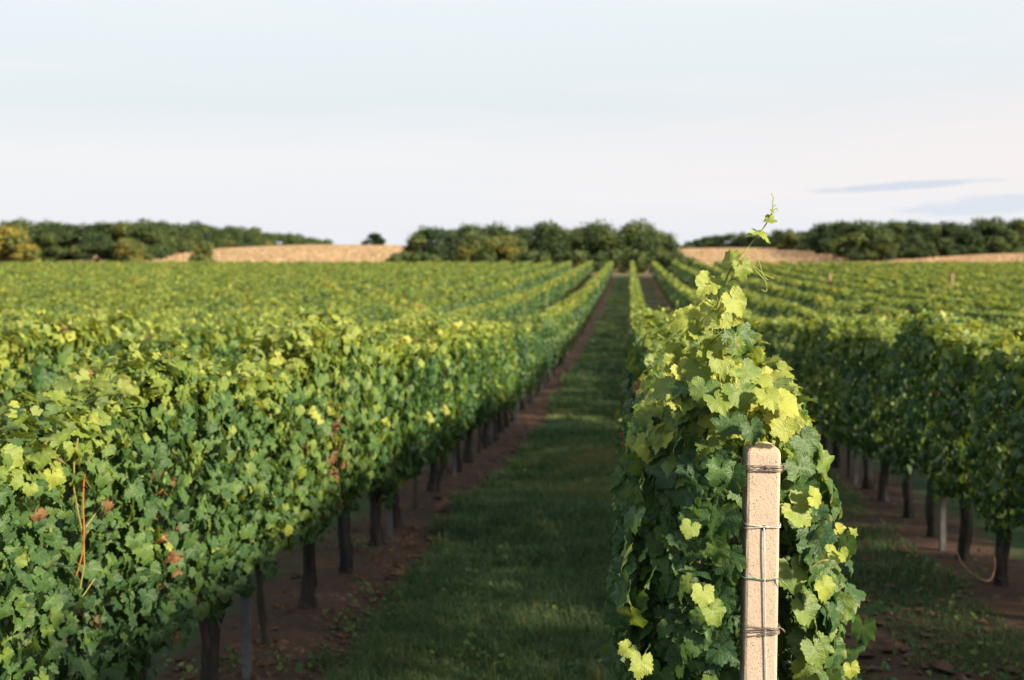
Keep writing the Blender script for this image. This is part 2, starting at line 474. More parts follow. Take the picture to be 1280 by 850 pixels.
def canopy(mb, N, L, zb, zt, hw, lod, size, seed, xo=0, yo=0, gaps=0, young=1.0, side_tint=.22):
    """foliage of a trellised vine: a hedge slab hanging from the wires, ragged below"""
    g = np.random.default_rng(seed)
    y = g.uniform(-L / 2 - .14, L / 2 + .14, N)
    kind = g.random(N); side = np.where(g.random(N) < .5, -1., 1.)
    top = zt + .07 * sines(y, y * 0, seed + 5, 4, 3, 14)
    bot = zb + .11 * sines(y, y * 0 + 3, seed + 6, 4, 2.5, 11) - .05
    f = g.beta(1.15, 1.0, N); z = bot + (top - bot) * f
    prof = hw * np.interp(f, [0, .15, .5, .85, 1], [.80, .95, 1.04, .92, .62])
    prof = prof * (1 + .25 * sines(y * 1.0, z, seed + 7, 5, 3, 16))
    x = side * prof * (1 - np.abs(g.normal(0, .24, N)))
    nrm = np.stack([side * 1.0, g.normal(0, .55, N), .30 + g.normal(0, .42, N)], -1)
    tp = np.stack([side * .25, g.normal(0, .45, N), -np.ones(N)], -1)
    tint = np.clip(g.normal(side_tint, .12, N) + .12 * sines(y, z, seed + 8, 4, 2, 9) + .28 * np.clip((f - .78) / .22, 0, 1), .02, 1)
    T = kind < .17                                  # hedge top: young leaves, with sunlight also put into their tint
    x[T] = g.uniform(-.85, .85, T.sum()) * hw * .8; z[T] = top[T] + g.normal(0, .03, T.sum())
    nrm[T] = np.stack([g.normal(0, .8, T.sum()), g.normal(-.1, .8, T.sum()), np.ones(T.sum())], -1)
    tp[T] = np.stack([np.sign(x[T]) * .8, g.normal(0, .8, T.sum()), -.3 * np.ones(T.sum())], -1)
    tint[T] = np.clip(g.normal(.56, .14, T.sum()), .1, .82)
    dry = (g.random(N) < .003).astype(float)
    if gaps:
        keep = ~((sines(y, z * .6, seed + 9, 4, 2.5, 7) > 1.05) & (f < .5) & ~T)
        x, y, z, nrm, tp, tint, dry = x[keep], y[keep], z[keep], nrm[keep], tp[keep], tint[keep], dry[keep]
    s = size * g.uniform(.6, 1.2, len(x))
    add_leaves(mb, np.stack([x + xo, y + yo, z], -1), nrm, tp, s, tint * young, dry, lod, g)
    # young shoots standing up out of the top or leaning out of the side
    for k in range(int(13 * L)):
        b = np.array([g.uniform(-.7, .7) * hw, g.uniform(-L / 2, L / 2), zt - .04]); h = g.uniform(.05, .24)
        d = unit(np.array([g.normal(0, .4), g.normal(0, .4), 1.0]))
        if k % 3 == 2:
            sd = g.choice([-1, 1]); b = np.array([sd * hw * .85, b[1], g.uniform(zb + .1, zt - .1)])
            d = unit(np.array([sd, g.normal(0, .5), g.uniform(-.6, .3)])); h *= .8
        nl = 5 if lod < 2 else 2
        fr = np.linspace(.25, 1, nl)
        pos = b + d * h * fr[:, None] + g.normal(0, .02, (nl, 3)); pos[:, 0] += xo; pos[:, 1] += yo
        nr = g.normal(0, .6, (nl, 3)) + np.array([d[0], d[1], .7]); tpd = g.normal(0, .7, (nl, 3)) + np.array([0, 0, -.3])
        add_leaves(mb, pos, nr, tpd, size * (1.0 - .55 * fr), np.clip(g.normal(.72, .10, nl), .4, .9) * young, 0, lod, g)


def trunk_mb(seed, h=.80, r=.027):
    g = np.random.default_rng(seed); mb = MB()
    z = np.linspace(-.06, h, 10)
    p = np.stack([.03 * np.sin(z * 4 + g.uniform(0, 6)) * z / h, .03 * np.cos(z * 5 + g.uniform(0, 6)), z], -1)
    p[:, :2] -= p[1, :2]
    mb.tube(p, r * np.interp(z, [-.06, .05, .3, h], [1.5, 1.2, .9, 1.05]) * (1 + .1 * g.normal(size=10)), 9, rough=.09, seed=seed)
    for s in (-1, 1):                               # cordon arms along the bottom wire
        q = np.linspace(0, 1, 6)
        a = np.stack([p[-1, 0] + .02 * np.sin(q * 5), p[-1, 1] + s * q * .5, h - .03 + .07 * np.sqrt(q) + .01 * g.normal(size=6)], -1)
        mb.tube(a, np.interp(q, [0, 1], [r * .8, r * .42]), 6, rough=.08, seed=seed + s)
    return mb


def net_mesh(seed):
    g = np.random.default_rng(seed); mb = MB()
    h = g.uniform(.55, .86); z = np.linspace(.015, h, 9)
    p = np.stack([.012 * np.sin(z * 9 + seed), .012 * np.cos(z * 7 + seed), z], -1)
    mb.tube(p, np.interp(z / h, [0, .2, .6, 1], [.068, .050, .046, .050]) * (1 + .1 * g.normal(size=9)), 13, cap=False, rough=.12, seed=seed)
    return mb.mesh('net_sleeve', M['net'], True)


NV = 6
FOL = {l: [] for l in (0, 1, 2)}
for i in range(5):
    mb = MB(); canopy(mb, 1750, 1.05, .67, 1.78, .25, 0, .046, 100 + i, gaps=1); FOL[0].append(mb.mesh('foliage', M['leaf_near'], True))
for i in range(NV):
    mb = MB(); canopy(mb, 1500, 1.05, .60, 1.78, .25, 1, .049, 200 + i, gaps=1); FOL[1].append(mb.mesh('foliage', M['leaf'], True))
    mb = MB(); canopy(mb, 1150, 1.05, .52, 1.77, .205, 2, .055, 300 + i, side_tint=.15); FOL[2].append(mb.mesh('foliage', M['leaf']))  # lower side tint: shade on the hedge flanks put into the leaf colour
TRK = [trunk_mb(400 + i).mesh('trunk', M['bark'], True) for i in range(6)]
NET = [net_mesh(430 + i) for i in range(4)]

# ------------------------------------------------------------------ the vines
ORD = 'first second third fourth fifth sixth seventh eighth ninth tenth eleventh twelfth thirteenth fourteenth fifteenth sixteenth seventeenth eighteenth nineteenth twentieth'.split()
VSP, PSP = 1.05, 4.2


def row_x(k):
    return ROW0 + SP * k


cand, rest = [], []
for k in range(-42, 34):
    for j in range(int((Y1 - Y0) / VSP)):
        x, y = row_x(k), Y0 + .62 + VSP * j
        if k == 0 and j == 0:
            continue                                # the end vine beside the concrete post is built by hand below
        px, py = proj((x, y, 1.5))
        seen = -210 < px < 1400 and py < 1150
        ax = abs(x)
        if k == 0:
            area = 7e5 / y ** 3
        elif abs(k) == 1:
            area = 6.7e6 * ax / 2.2 / y ** 3
        else:
            area = 3.3e6 * ax / (ax - SP * .95) / y ** 3
        if seen:
            cand.append((area, k, j, x, y))
        elif y < 45 and -500 < px < 2900:           # neighbours just outside the frame still cast shade
            rest.append((k, j, x, y))
        elif -110 < px < 1390:
            rest.append((k, j, x, y))
cand.sort(reverse=True)
N_IND = 299
rest += [c[1:] for c in cand[N_IND:]]
vr = random.Random(5)


def vine_label(k, j):
    lane = {-1: 'row left of the grass lane', 0: 'row behind the concrete end post', 1: 'row right of the concrete end post'}
    post, nth = divmod(j, 4)
    if k in lane:
        if k == -1 and post == 0:
            return ['grapevine cut off by the left edge, at the front of the row left of the lane',
                    'grapevine with a bare orange cane showing through its leaves near the left edge',
                    'grapevine with rusty dry leaves next beyond the one with the orange cane',
                    'grapevine directly before the first grey stake in the row left of the lane'][nth]
        if k == 0 and post == 0:
            return f'grapevine with sunlit top, {ORD[nth]} from the concrete end post in its row'
        if post <= 5 and k != 0:
            return f'grapevine {ORD[nth]} beyond the {ORD[post - 1] if post else "front"} grey stake in the {lane[k]}'
        if k == 0 and post <= 2:
            return f'small sunlit grapevine {ORD[j]} back from the concrete end post in its row'
        return f'small grapevine far along the {lane[k]}, merging with its neighbours'
    side = 'left' if k < 0 else 'right'; r = abs(k)
    nm = ORD[r - 1] if r <= 20 else 'outermost'
    where = 'of the grass lane' if k < 0 else 'of the concrete post'
    return f'grapevine with yellow green sunlit top in the {nm} row {side} {where}'


def add_part(name, me, parent, loc=(0, 0, 0), rot=0, sc=(1, 1, 1)):
    o = bpy.data.objects.new(name, me); o.location = loc; o.rotation_euler = (0, 0, rot); o.scale = sc
    return link(o, parent)


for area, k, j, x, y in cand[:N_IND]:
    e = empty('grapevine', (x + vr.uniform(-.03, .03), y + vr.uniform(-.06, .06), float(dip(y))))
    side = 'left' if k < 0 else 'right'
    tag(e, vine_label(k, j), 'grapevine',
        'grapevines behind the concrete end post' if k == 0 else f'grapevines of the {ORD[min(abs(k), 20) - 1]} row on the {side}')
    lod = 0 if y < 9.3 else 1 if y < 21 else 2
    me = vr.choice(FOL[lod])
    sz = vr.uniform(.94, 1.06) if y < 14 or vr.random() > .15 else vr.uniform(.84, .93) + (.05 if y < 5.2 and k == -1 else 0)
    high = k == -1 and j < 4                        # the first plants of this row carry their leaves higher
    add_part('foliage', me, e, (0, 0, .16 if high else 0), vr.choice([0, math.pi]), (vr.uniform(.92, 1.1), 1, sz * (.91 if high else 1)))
    if abs(k) <= 2 or y < 9:
        tw = vr.uniform(.65, 1.2)
        o = add_part('trunk', vr.choice(TRK), e, (0, 0, 0), vr.choice([0, math.pi]), (tw, 1, vr.uniform(.97, 1.04)))
        o.rotation_euler = (R(vr.uniform(-5, 5)), R(vr.uniform(-4, 4)), o.rotation_euler[2])
        if k in (-1, 1, 0) and (vr.random() < .88 if y > 7.6 else j == 3):
            add_part('net_sleeve', vr.choice(NET), e, (0, 0, 0), vr.uniform(0, 6))
    else:
        add_part('trunk', vr.choice(TRK), e)
    if k == -1 and j in (1, 2, 5):                  # canes and dry leaves the photograph shows on these plants
        g = np.random.default_rng(900 + j)
        if j == 1:
            mb = MB()
            for s in (0, 1):
                q = np.linspace(0, 1, 7)
                mb.tube(np.stack([.205 + .025 * np.sin(q * 4 + s), -.10 + s * .05 + (.20 - .1 * s) * q + .02 * np.sin(q * 7), 1.15 + (.42 + .1 * s) * q], -1), .0027, 5, 0.15 + .3 * s)
            for s in range(4):
                q = np.linspace(0, 1, 4); z0 = 1.1 + .13 * s
                mb.tube(np.stack([.222 + .02 * q, -.08 + .05 * s + (-1) ** s * .12 * q, z0 + .07 * q], -1), .0022, 4, .5)
            mb.obj('cane', M['cane'], e)
        N = {1: 3, 2: 17, 5: 19}[j]
        mb = MB()
        pos = np.stack([.2 + .1 * g.random(N), {1: 0, 2: -.3, 5: -.2}[j] + g.normal(0, .06, N), g.uniform(.75, 1.6, N)], -1)
        add_leaves(mb, pos, g.normal(0, .7, (N, 3)) + [1, 0, .2], g.normal(0, .5, (N, 3)) + [0, 0, -1], .034 * g.uniform(.5, 1.2, N), .3, 1., 0, g)
        mb.obj('dry_leaves', M['leaf_near'], e)

# the same vines beyond: past what one can tell apart they are one mass
mb = MB()
g = np.random.default_rng(77)
for LODB, ya, yb, N, lod, size in ((0, 0, 9, 1300, 1, .050), (0, 9, 26, 800, 2, .06), (1, 26, 60, 430, 3, .082), (2, 60, 200, 190, 3, .115)):
    A = [(k, j, x, y) for k, j, x, y in rest if ya <= y < yb]
    if not A:
        continue
    A = np.array(A, float); NVn = len(A)
    X = np.repeat(A[:, 2], N); Yc = np.repeat(A[:, 3], N); n_ = len(X)
    y = g.uniform(-.6, .6, n_); side = g.choice([-1., 1.], n_); f = g.random(n_)
    gy_ = Yc + y
    top = 1.77 + .06 * np.sin(gy_ * 2.1 + X * 3) + .05 * np.sin(gy_ * 5.3 + X) + np.repeat(g.normal(0, .03, NVn), N)
    zb = .62; z = zb + (top - zb) * f
    hw = .195 * np.interp(f, [0, .5, .85, 1], [.65, 1.05, .92, .62]) * (1 + .22 * np.sin(gy_ * 4.1 + z * 6 + X) + .18 * np.sin(gy_ * 1.7 - z * 3 + X * 2))
    x = side * hw * (1 - np.abs(g.normal(0, .25, n_)))
    nrm = np.stack([side, g.normal(0, .55, n_), .3 + g.normal(0, .4, n_)], -1)
    tp = np.stack([side * .25, g.normal(0, .5, n_), -np.ones(n_)], -1)
    tint = np.clip(g.normal(.14, .11, n_) + .36 * np.clip((f - .80) / .20, 0, 1) + np.repeat(g.normal(0, .10, NVn), N), .02, 1)  # shaded flanks painted darker, upper edge lighter, through the leaf tint
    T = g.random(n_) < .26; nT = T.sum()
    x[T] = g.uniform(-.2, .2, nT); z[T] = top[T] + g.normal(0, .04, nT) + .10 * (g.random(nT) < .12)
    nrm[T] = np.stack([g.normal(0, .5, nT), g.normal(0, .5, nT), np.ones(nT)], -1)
    tp[T] = g.normal(0, 1, (nT, 3)); tint[T] = np.clip(g.normal(.58, .15, nT) + np.repeat(g.normal(0, .08, NVn), N)[T], .1, .84)  # sunlit hedge tops painted lighter through the leaf tint
    # weak plants, holes and browned patches, so that the mass is uneven
    weak = np.repeat(np.where(g.random(NVn) < .16, g.uniform(.25, .7, NVn), 1.0), N)
    hole = (np.sin(gy_ * 1.9 + X * 5.1) + np.sin(gy_ * 4.7 + z * 5 + X * 2.3) + np.sin(gy_ * .63 + X * 1.7)) > 1.75
    keep = (g.random(n_) < weak) & ~(hole & (g.random(n_) < .8))
    z = z - (1 - weak) * .28 * f
    brown = np.clip(np.sin(gy_ * .9 + X * 3.3) + np.sin(gy_ * .37 + X * 1.1) + np.repeat(g.normal(0, .5, NVn), N) - 1.1, 0, 1)
    dry = np.where(g.random(n_) < .01 + .16 * brown, g.uniform(.3, 1, n_), 0) * (g.random(n_) < .8)
    tint = np.clip(tint + .25 * brown, 0, 1)
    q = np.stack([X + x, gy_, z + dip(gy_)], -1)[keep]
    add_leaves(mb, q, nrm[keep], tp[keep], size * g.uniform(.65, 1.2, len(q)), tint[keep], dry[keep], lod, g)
    # trunks
    q = np.array([[-1, -1], [1, -1], [1, 1], [-1, 1]]) * .03
    tv = np.concatenate([np.concatenate([q, np.full((4, 1), 0.)], 1), np.concatenate([q, np.full((4, 1), .8)], 1)])
    tt = np.array([(0, 1, 5), (0, 5, 4), (1, 2, 6), (1, 6, 5), (2, 3, 7), (2, 7, 6), (3, 0, 4), (3, 4, 7)])
    V = np.stack([A[:, 2], A[:, 3], dip(A[:, 3])], -1)[:, None] + tv[None]
    mb.add(V.reshape(-1, 3), (tt[None] + 8 * np.arange(NVn)[:, None, None]).reshape(-1, 3), 0., .25)
tag(mb.obj('distant_vines', M['leaf']), 'mass of far grapevine rows running back to the trees', 'vineyard rows', None, 'stuff')

# ------------------------------------------------------------------ the end vine at the concrete post
EVY = 3.57
EV = empty('grapevine', (ROW0, EVY, 0))
tag(EV, 'tall leafy end grapevine wrapped around the concrete post, one shoot reaching into the sky', 'grapevine', 'grapevines behind the concrete end post')
off = np.array([ROW0, EVY, 0])
g = np.random.default_rng(21); mb = MB()
N = 3300
f = g.random(N) ** .95
zlo, zhi = .72, 2.0
z = zlo + (zhi - zlo) * f
cx = np.interp(z, [.7, 1.4, 1.75, 1.9, 2.05], [-.045, -.04, -.05, -.07, -.085])
hw = np.interp(z, [.7, 1.1, 1.4, 1.7, 1.83, 1.93, 2.0, 2.05], [.19, .24, .255, .235, .21, .165, .08, .035])
hw = hw * (1 + .16 * sines(g.random(N) * 0 + z * 1, z * 2.3, 5, 4, 4, 14))
yy = g.uniform(-.60, .58, N)
th = g.random(N)
side = g.choice([-1., 1.], N)
x = side * hw * (1 - np.abs(g.normal(0, .22, N)))
nrm = np.stack([side, g.normal(-.2, .5, N), .32 + g.normal(0, .38, N)], -1)
tp = np.stack([side * .2, g.normal(0, .4, N), -np.ones(N)], -1)
FR = g.random(N) < .48                              # the end face turned to the camera
x[FR] = g.uniform(-1, 1, FR.sum()) * hw[FR]; yy[FR] = -.62 + np.abs(g.normal(0, .10, FR.sum())) + .55 * (x[FR] / .27) ** 2 * .35
nrm[FR] = np.stack([x[FR] * 2.2 + g.normal(0, .35, FR.sum()), -np.ones(FR.sum()), .35 + g.normal(0, .38, FR.sum())], -1)
tp[FR] = np.stack([g.normal(0, .4, FR.sum()), -.25 * np.ones(FR.sum()), -np.ones(FR.sum())], -1)
tint = np.clip(g.normal(.20, .12, N) + np.clip((z - 1.72) / .22, 0, 1) * (g.normal(.46, .14, N) + .10 * np.sign(pos[:, 0] if False else x)), .02, 1)  # young upper leaves; light right and shaded left put into the tint too
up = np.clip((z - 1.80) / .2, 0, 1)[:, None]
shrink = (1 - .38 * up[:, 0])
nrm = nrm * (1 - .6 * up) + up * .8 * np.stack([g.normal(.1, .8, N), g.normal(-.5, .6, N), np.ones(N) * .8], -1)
pos = np.stack([x + cx, yy, z], -1)
# keep the leaves off the face of the post
wx, wy = pos[:, 0] + off[0], pos[:, 1] + off[1]
keep = ((z < 1.80) | (g.random(N) < .62)) & ~((np.abs(wx - .303) < .115) & (wy < 3.13) & (z < 1.90)) & ~((wy < 3.02) & (wx > .22) & (z < 1.9))
pos, nrm, tp, tint, shrink = pos[keep], nrm[keep], tp[keep], tint[keep], shrink[keep]
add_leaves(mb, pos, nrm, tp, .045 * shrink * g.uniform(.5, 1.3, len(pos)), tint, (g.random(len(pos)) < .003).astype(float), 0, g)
N = 1100                                            # small leaves filling the shaded flank and the end face left of the post
z = g.uniform(.85, 1.86, N); hq = np.interp(z, [.7, 1.1, 1.4, 1.7, 1.86], [.20, .25, .265, .24, .21]); a_ = g.uniform(0, 1.75, N)
ps = np.stack([-.045 - hq * np.sin(np.clip(a_, 0, 1.57)) * g.uniform(.9, 1.06, N), np.where(a_ < 1.4, -.60 + .30 * (1 - np.cos(a_)), g.uniform(-.3, .5, N)) + g.normal(0, .03, N), z], -1)
kp = ~((np.abs(ps[:, 0] + off[0] - .303) < .085) & (z < 1.9)); ps = ps[kp]; n_ = len(ps)
add_leaves(mb, ps, np.stack([-np.sin(a_[kp]) + g.normal(0, .4, n_), -np.cos(np.clip(a_[kp], 0, 1.5)) + g.normal(0, .4, n_), .35 + g.normal(0, .35, n_)], -1),
           np.stack([g.normal(-.2, .5, n_), g.normal(-.1, .3, n_), -np.ones(n_)], -1), .036 * g.uniform(.5, 1.35, n_), np.clip(g.normal(.2, .13, n_), 0, .8), 0., 0, g)
# single leaves the photograph shows: (pixel x, pixel y of the leaf centre, depth, width in pixels, tint, normal, tip)
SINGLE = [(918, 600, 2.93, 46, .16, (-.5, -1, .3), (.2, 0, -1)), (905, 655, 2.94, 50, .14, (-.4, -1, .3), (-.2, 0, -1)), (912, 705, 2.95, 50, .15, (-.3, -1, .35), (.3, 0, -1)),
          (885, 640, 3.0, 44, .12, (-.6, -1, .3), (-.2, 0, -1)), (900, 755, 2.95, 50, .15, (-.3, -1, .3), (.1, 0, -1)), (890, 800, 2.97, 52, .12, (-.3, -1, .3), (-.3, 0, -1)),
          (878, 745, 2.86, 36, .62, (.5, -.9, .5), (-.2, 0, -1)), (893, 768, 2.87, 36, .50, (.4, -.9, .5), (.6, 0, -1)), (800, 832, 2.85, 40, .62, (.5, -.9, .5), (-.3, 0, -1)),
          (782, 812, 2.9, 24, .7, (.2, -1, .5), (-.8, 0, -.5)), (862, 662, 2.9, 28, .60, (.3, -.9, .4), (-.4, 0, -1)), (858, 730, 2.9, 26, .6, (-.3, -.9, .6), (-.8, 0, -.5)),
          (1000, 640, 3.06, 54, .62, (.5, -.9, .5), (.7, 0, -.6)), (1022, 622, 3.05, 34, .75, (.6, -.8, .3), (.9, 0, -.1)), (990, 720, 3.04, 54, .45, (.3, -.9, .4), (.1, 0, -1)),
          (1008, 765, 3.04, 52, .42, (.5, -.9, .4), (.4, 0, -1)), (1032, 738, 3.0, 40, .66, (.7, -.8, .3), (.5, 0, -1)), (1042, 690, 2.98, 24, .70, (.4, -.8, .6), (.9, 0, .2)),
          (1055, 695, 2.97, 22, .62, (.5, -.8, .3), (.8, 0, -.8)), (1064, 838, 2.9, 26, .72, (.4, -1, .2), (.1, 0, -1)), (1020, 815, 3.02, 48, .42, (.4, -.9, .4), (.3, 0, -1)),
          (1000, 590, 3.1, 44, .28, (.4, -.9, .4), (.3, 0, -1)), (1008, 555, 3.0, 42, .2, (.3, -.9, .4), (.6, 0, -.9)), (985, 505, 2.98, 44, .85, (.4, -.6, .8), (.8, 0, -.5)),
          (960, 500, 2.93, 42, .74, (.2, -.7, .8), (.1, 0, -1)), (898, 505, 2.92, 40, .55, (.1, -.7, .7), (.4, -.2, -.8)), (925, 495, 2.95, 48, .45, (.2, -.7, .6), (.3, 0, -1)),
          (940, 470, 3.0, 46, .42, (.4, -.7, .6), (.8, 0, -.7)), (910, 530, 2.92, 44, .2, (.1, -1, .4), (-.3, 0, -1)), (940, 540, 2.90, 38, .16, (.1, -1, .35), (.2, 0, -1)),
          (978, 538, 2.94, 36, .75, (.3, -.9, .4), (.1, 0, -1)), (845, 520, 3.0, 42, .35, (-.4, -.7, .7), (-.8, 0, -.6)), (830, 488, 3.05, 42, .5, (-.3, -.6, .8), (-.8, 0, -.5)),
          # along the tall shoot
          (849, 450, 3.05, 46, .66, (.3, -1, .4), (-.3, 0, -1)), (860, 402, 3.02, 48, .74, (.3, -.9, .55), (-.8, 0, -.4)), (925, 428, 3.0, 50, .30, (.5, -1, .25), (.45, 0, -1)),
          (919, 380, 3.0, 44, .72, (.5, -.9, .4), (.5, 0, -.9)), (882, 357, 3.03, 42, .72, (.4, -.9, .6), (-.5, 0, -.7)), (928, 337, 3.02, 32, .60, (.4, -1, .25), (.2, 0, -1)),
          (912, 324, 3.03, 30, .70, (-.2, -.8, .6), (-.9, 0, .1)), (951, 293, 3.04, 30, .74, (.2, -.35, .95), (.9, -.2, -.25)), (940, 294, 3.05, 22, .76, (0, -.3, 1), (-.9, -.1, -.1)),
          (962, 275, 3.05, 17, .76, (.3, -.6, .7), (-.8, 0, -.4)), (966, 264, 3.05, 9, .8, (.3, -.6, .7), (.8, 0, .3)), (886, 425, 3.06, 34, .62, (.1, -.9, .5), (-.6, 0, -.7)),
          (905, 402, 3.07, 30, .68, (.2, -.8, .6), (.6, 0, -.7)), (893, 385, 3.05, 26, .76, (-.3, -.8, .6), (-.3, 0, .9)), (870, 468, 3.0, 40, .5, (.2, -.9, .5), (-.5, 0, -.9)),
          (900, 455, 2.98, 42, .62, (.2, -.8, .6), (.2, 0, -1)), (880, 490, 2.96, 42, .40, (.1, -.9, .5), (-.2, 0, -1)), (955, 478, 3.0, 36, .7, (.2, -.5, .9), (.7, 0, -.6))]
gs = np.random.default_rng(51)
for k in range(30):
    q = gs.random() ** .8; cxp = np.interp(q, [0, .5, 1], [895, 892, 908]); cyp = 520 - 165 * q; hwp = np.interp(q, [0, .25, .6, 1], [100, 62, 34, 18])
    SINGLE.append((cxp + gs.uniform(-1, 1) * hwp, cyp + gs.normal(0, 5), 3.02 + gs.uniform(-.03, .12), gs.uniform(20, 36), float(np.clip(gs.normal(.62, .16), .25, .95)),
                   (gs.normal(.15, .5), -.8 + gs.normal(0, .3), .55 + gs.normal(0, .3)), (gs.normal(0, .7), gs.normal(0, .2), -.8)))
for px, py, d, w, ti, nr, tpd in SINGLE:
    p = P(px, py, d) - off; sz = w / 2 * d / F / .92; td = unit(np.array(tpd, float))
    add_leaves(mb, [p - td * sz * .25], [nr], [tpd], [sz], [ti], [0.], 0, g)
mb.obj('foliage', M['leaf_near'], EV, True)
trunk_mb(470, .85, .036).obj('trunk', M['bark'], EV, True)


def smooth_pts(pts, k=6):
    pts = np.asarray(pts, float); t = np.arange(len(pts)); q = np.linspace(0, len(pts) - 1, (len(pts) - 1) * k + 1)
    out = []
    for s in q:                                     # Catmull-Rom
        i = min(int(s), len(pts) - 2); u = s - i
        a, b, c, d = pts[max(i - 1, 0)], pts[i], pts[i + 1], pts[min(i + 2, len(pts) - 1)]
        out.append(.5 * (2 * b + (c - a) * u + (2 * a - 5 * b + 4 * c - d) * u * u + (3 * b - a - 3 * c + d) * u ** 3))
    return np.array(out)


sh = MB()
main = smooth_pts([P(x, y, d) - off for x, y, d in ((884, 490, 3.1), (886, 440, 3.07), (892, 400, 3.06), (902, 368, 3.05), (912, 338, 3.04), (925, 322, 3.04), (941, 302, 3.05), (955, 284, 3.05), (964, 268, 3.05))])
sh.tube(main, np.interp(np.linspace(0, 1, len(main)), [0, .6, 1], [.0042, .0026, .0013]), 6, .85)
s2 = MB(); s2.tube(smooth_pts([P(x, y, 3.07) - off for x, y in ((900, 490), (899, 440), (903, 400), (906, 372))]), .0028, 6, .7)
s2.obj('cane', M['cane'], EV, True)
for A, B_ in (((886, 440), (858, 440)), ((889, 415), (866, 398)), ((896, 392), (918, 368)), ((898, 380), (886, 352)), ((918, 330), (928, 330)), ((888, 430), (918, 412)), ((884, 470), (870, 455))):
    a, b = P(*A, 3.05) - off, P(*B_, 3.02) - off
    q = np.linspace(0, 1, 5)[:, None]; sh.tube(a + (b - a) * q + np.array([0, 0, .01]) * np.sin(q * math.pi), .0016, 5, .6)
sh.obj('cane', M['cane'], EV, True)
for A, B_ in (((985, 636), (970, 634)), ((1036, 700), (1008, 716))):
    a, b = P(*A, 3.05) - off, P(*B_, 3.04) - off
    q = np.linspace(0, 1, 5)[:, None]; st = MB(); st.tube(a + (b - a) * q + np.array([0, 0, .01]) * np.sin(q * math.pi), .0018, 5, .5)
    st.obj('leaf_stalk', M['cane'], EV, True)
tn = MB()
for pts in (((927, 322), (938, 330), (948, 342), (957, 352), (958, 364), (952, 362)), ((943, 310), (949, 328), (954, 344), (960, 350)), ((930, 326), (944, 334), (955, 343), (967, 348)),
            ((964, 268), (967, 258), (970, 256)), ((966, 262), (966, 252), (967, 247), (964, 241)), ((966, 264), (971, 260), (972, 264)), ((918, 398), (924, 406), (930, 410), (931, 404))):
    tn.tube(smooth_pts([P(x, y, 3.03) - off for x, y in pts]), .0011, 5, .95)
tn.obj('tendril', M['cane'], EV, True)

# ------------------------------------------------------------------ the concrete post with its wires
PY = 2.975
tp_ = P(948.5, 555, PY); PX = float(tp_[0])
PH = float(tp_[2]); hwid = .0385
PO = empty('concrete_post', (PX, PY, 0)); PO.rotation_euler = (R(-.35), R(.25), R(3.0))
tag(PO, 'pale square concrete post with wire wound round it at the near end of its row', 'post')
prof = []
ch = .007
for cx_, cy_, a0 in ((1, 1, 0), (-1, 1, 90), (-1, -1, 180), (1, -1, 270)):
    for a in (0, 45, 90):
        an = R(a0 + a); prof.append((cx_ * (hwid - ch) + ch * math.cos(an), cy_ * (hwid - ch) + ch * math.sin(an)))
prof = np.array(prof); npf = len(prof)
lev = [(-.3, 1)] + [(z, 1) for z in np.arange(0, PH - .03, .05)] + [(PH - .022, 1), (PH - .016, .985), (PH - .010, .90), (PH - .004, .66), (PH - .001, .35)]
g = np.random.default_rng(3); V = []
for z, s in lev:
    q = prof * s * (1 + .006 * g.normal(size=(npf, 1)))
    V.append(np.concatenate([q, np.full((npf, 1), z) + (.003 * g.normal(size=(npf, 1)) if s < .99 else 0)], 1))
V.append([[0, 0, PH]]); V = np.concatenate(V)
T = []
for i in range(len(lev) - 1):
    for j in range(npf):
        jn = (j + 1) % npf; a, b, c, d = i * npf + j, i * npf + jn, (i + 1) * npf + jn, (i + 1) * npf + j
        T += [(a, b, c), (a, c, d)]
e_ = (len(lev) - 1) * npf
T += [(e_ + j, e_ + (j + 1) % npf, e_ + npf) for j in range(npf)]
body = MB().add(V, T).obj('post_body', M['concrete'], PO)


def zpx(py):
    return float(P(950, py, PY - hwid)[2])


def loop(z0, n, rise, tilt, r, jit, seed, off_=.0022):
    """wire wound round the post: the path hugs the square section"""
    g = np.random.default_rng(seed); pts = []
    for t in np.linspace(0, n, int(n * 40) + 1):
        an = 2 * math.pi * t - math.pi / 2; c, s = math.cos(an), math.sin(an)
        k = (hwid + off_ + r + g.uniform(0, jit)) / (abs(c) ** 9 + abs(s) ** 9) ** (1 / 9)
        pts.append((c * k, s * k, z0 + rise * math.sin(2 * math.pi * t / n * 1.7 + seed) + tilt * c))
    return MB().tube(pts, r, 6)


for pyc, seeds in ((586, 4), (790, 4)):
    mb = MB()
    for s in range(seeds):
        w = loop(zpx(pyc) + .0045 * (s - 1.5), 1.4, .0032, (.0035, -.002, .005, -.004)[s], .0011, .0025, pyc + s)
        mb.add(w.v[0], w.t[0])
    # twisted loose end
    q = np.linspace(0, 1, 14)
    mb.tube(np.stack([hwid + .006 + .012 * np.sin(q * 5), -hwid + .03 * q, zpx(pyc) + .006 * np.cos(q * 9)], -1), .0011, 5)
    o = mb.obj('wire_coil', M['wire'], PO, True)
mb = MB()
for s, ti in ((0, .006), (1, -.005)):
    w = loop(zpx(660) + .002 * s, 1.05, .001, ti, .0009, .001, 30 + s); mb.add(w.v[0], w.t[0])
mb.obj('wire_tie', M['wire_clean'], PO, True)
hole = MB(); hole.tube([(0.002, -hwid - .0008, zpx(661)), (0.002, -hwid + .01, zpx(661))], .0062, 10); hole.obj('bolt_hole', M['dark'], PO)
mb = MB(); mb.tube(smooth_pts([(.002, -hwid - .003, zpx(661)), (.004, -hwid - .0045, zpx(690)), (.0065, -hwid - .0035, zpx(750)), (.010, -hwid - .003, zpx(810)), (.014, -hwid - .003, zpx(880)), (.018, -hwid - .003, .95)]), .0014, 6)
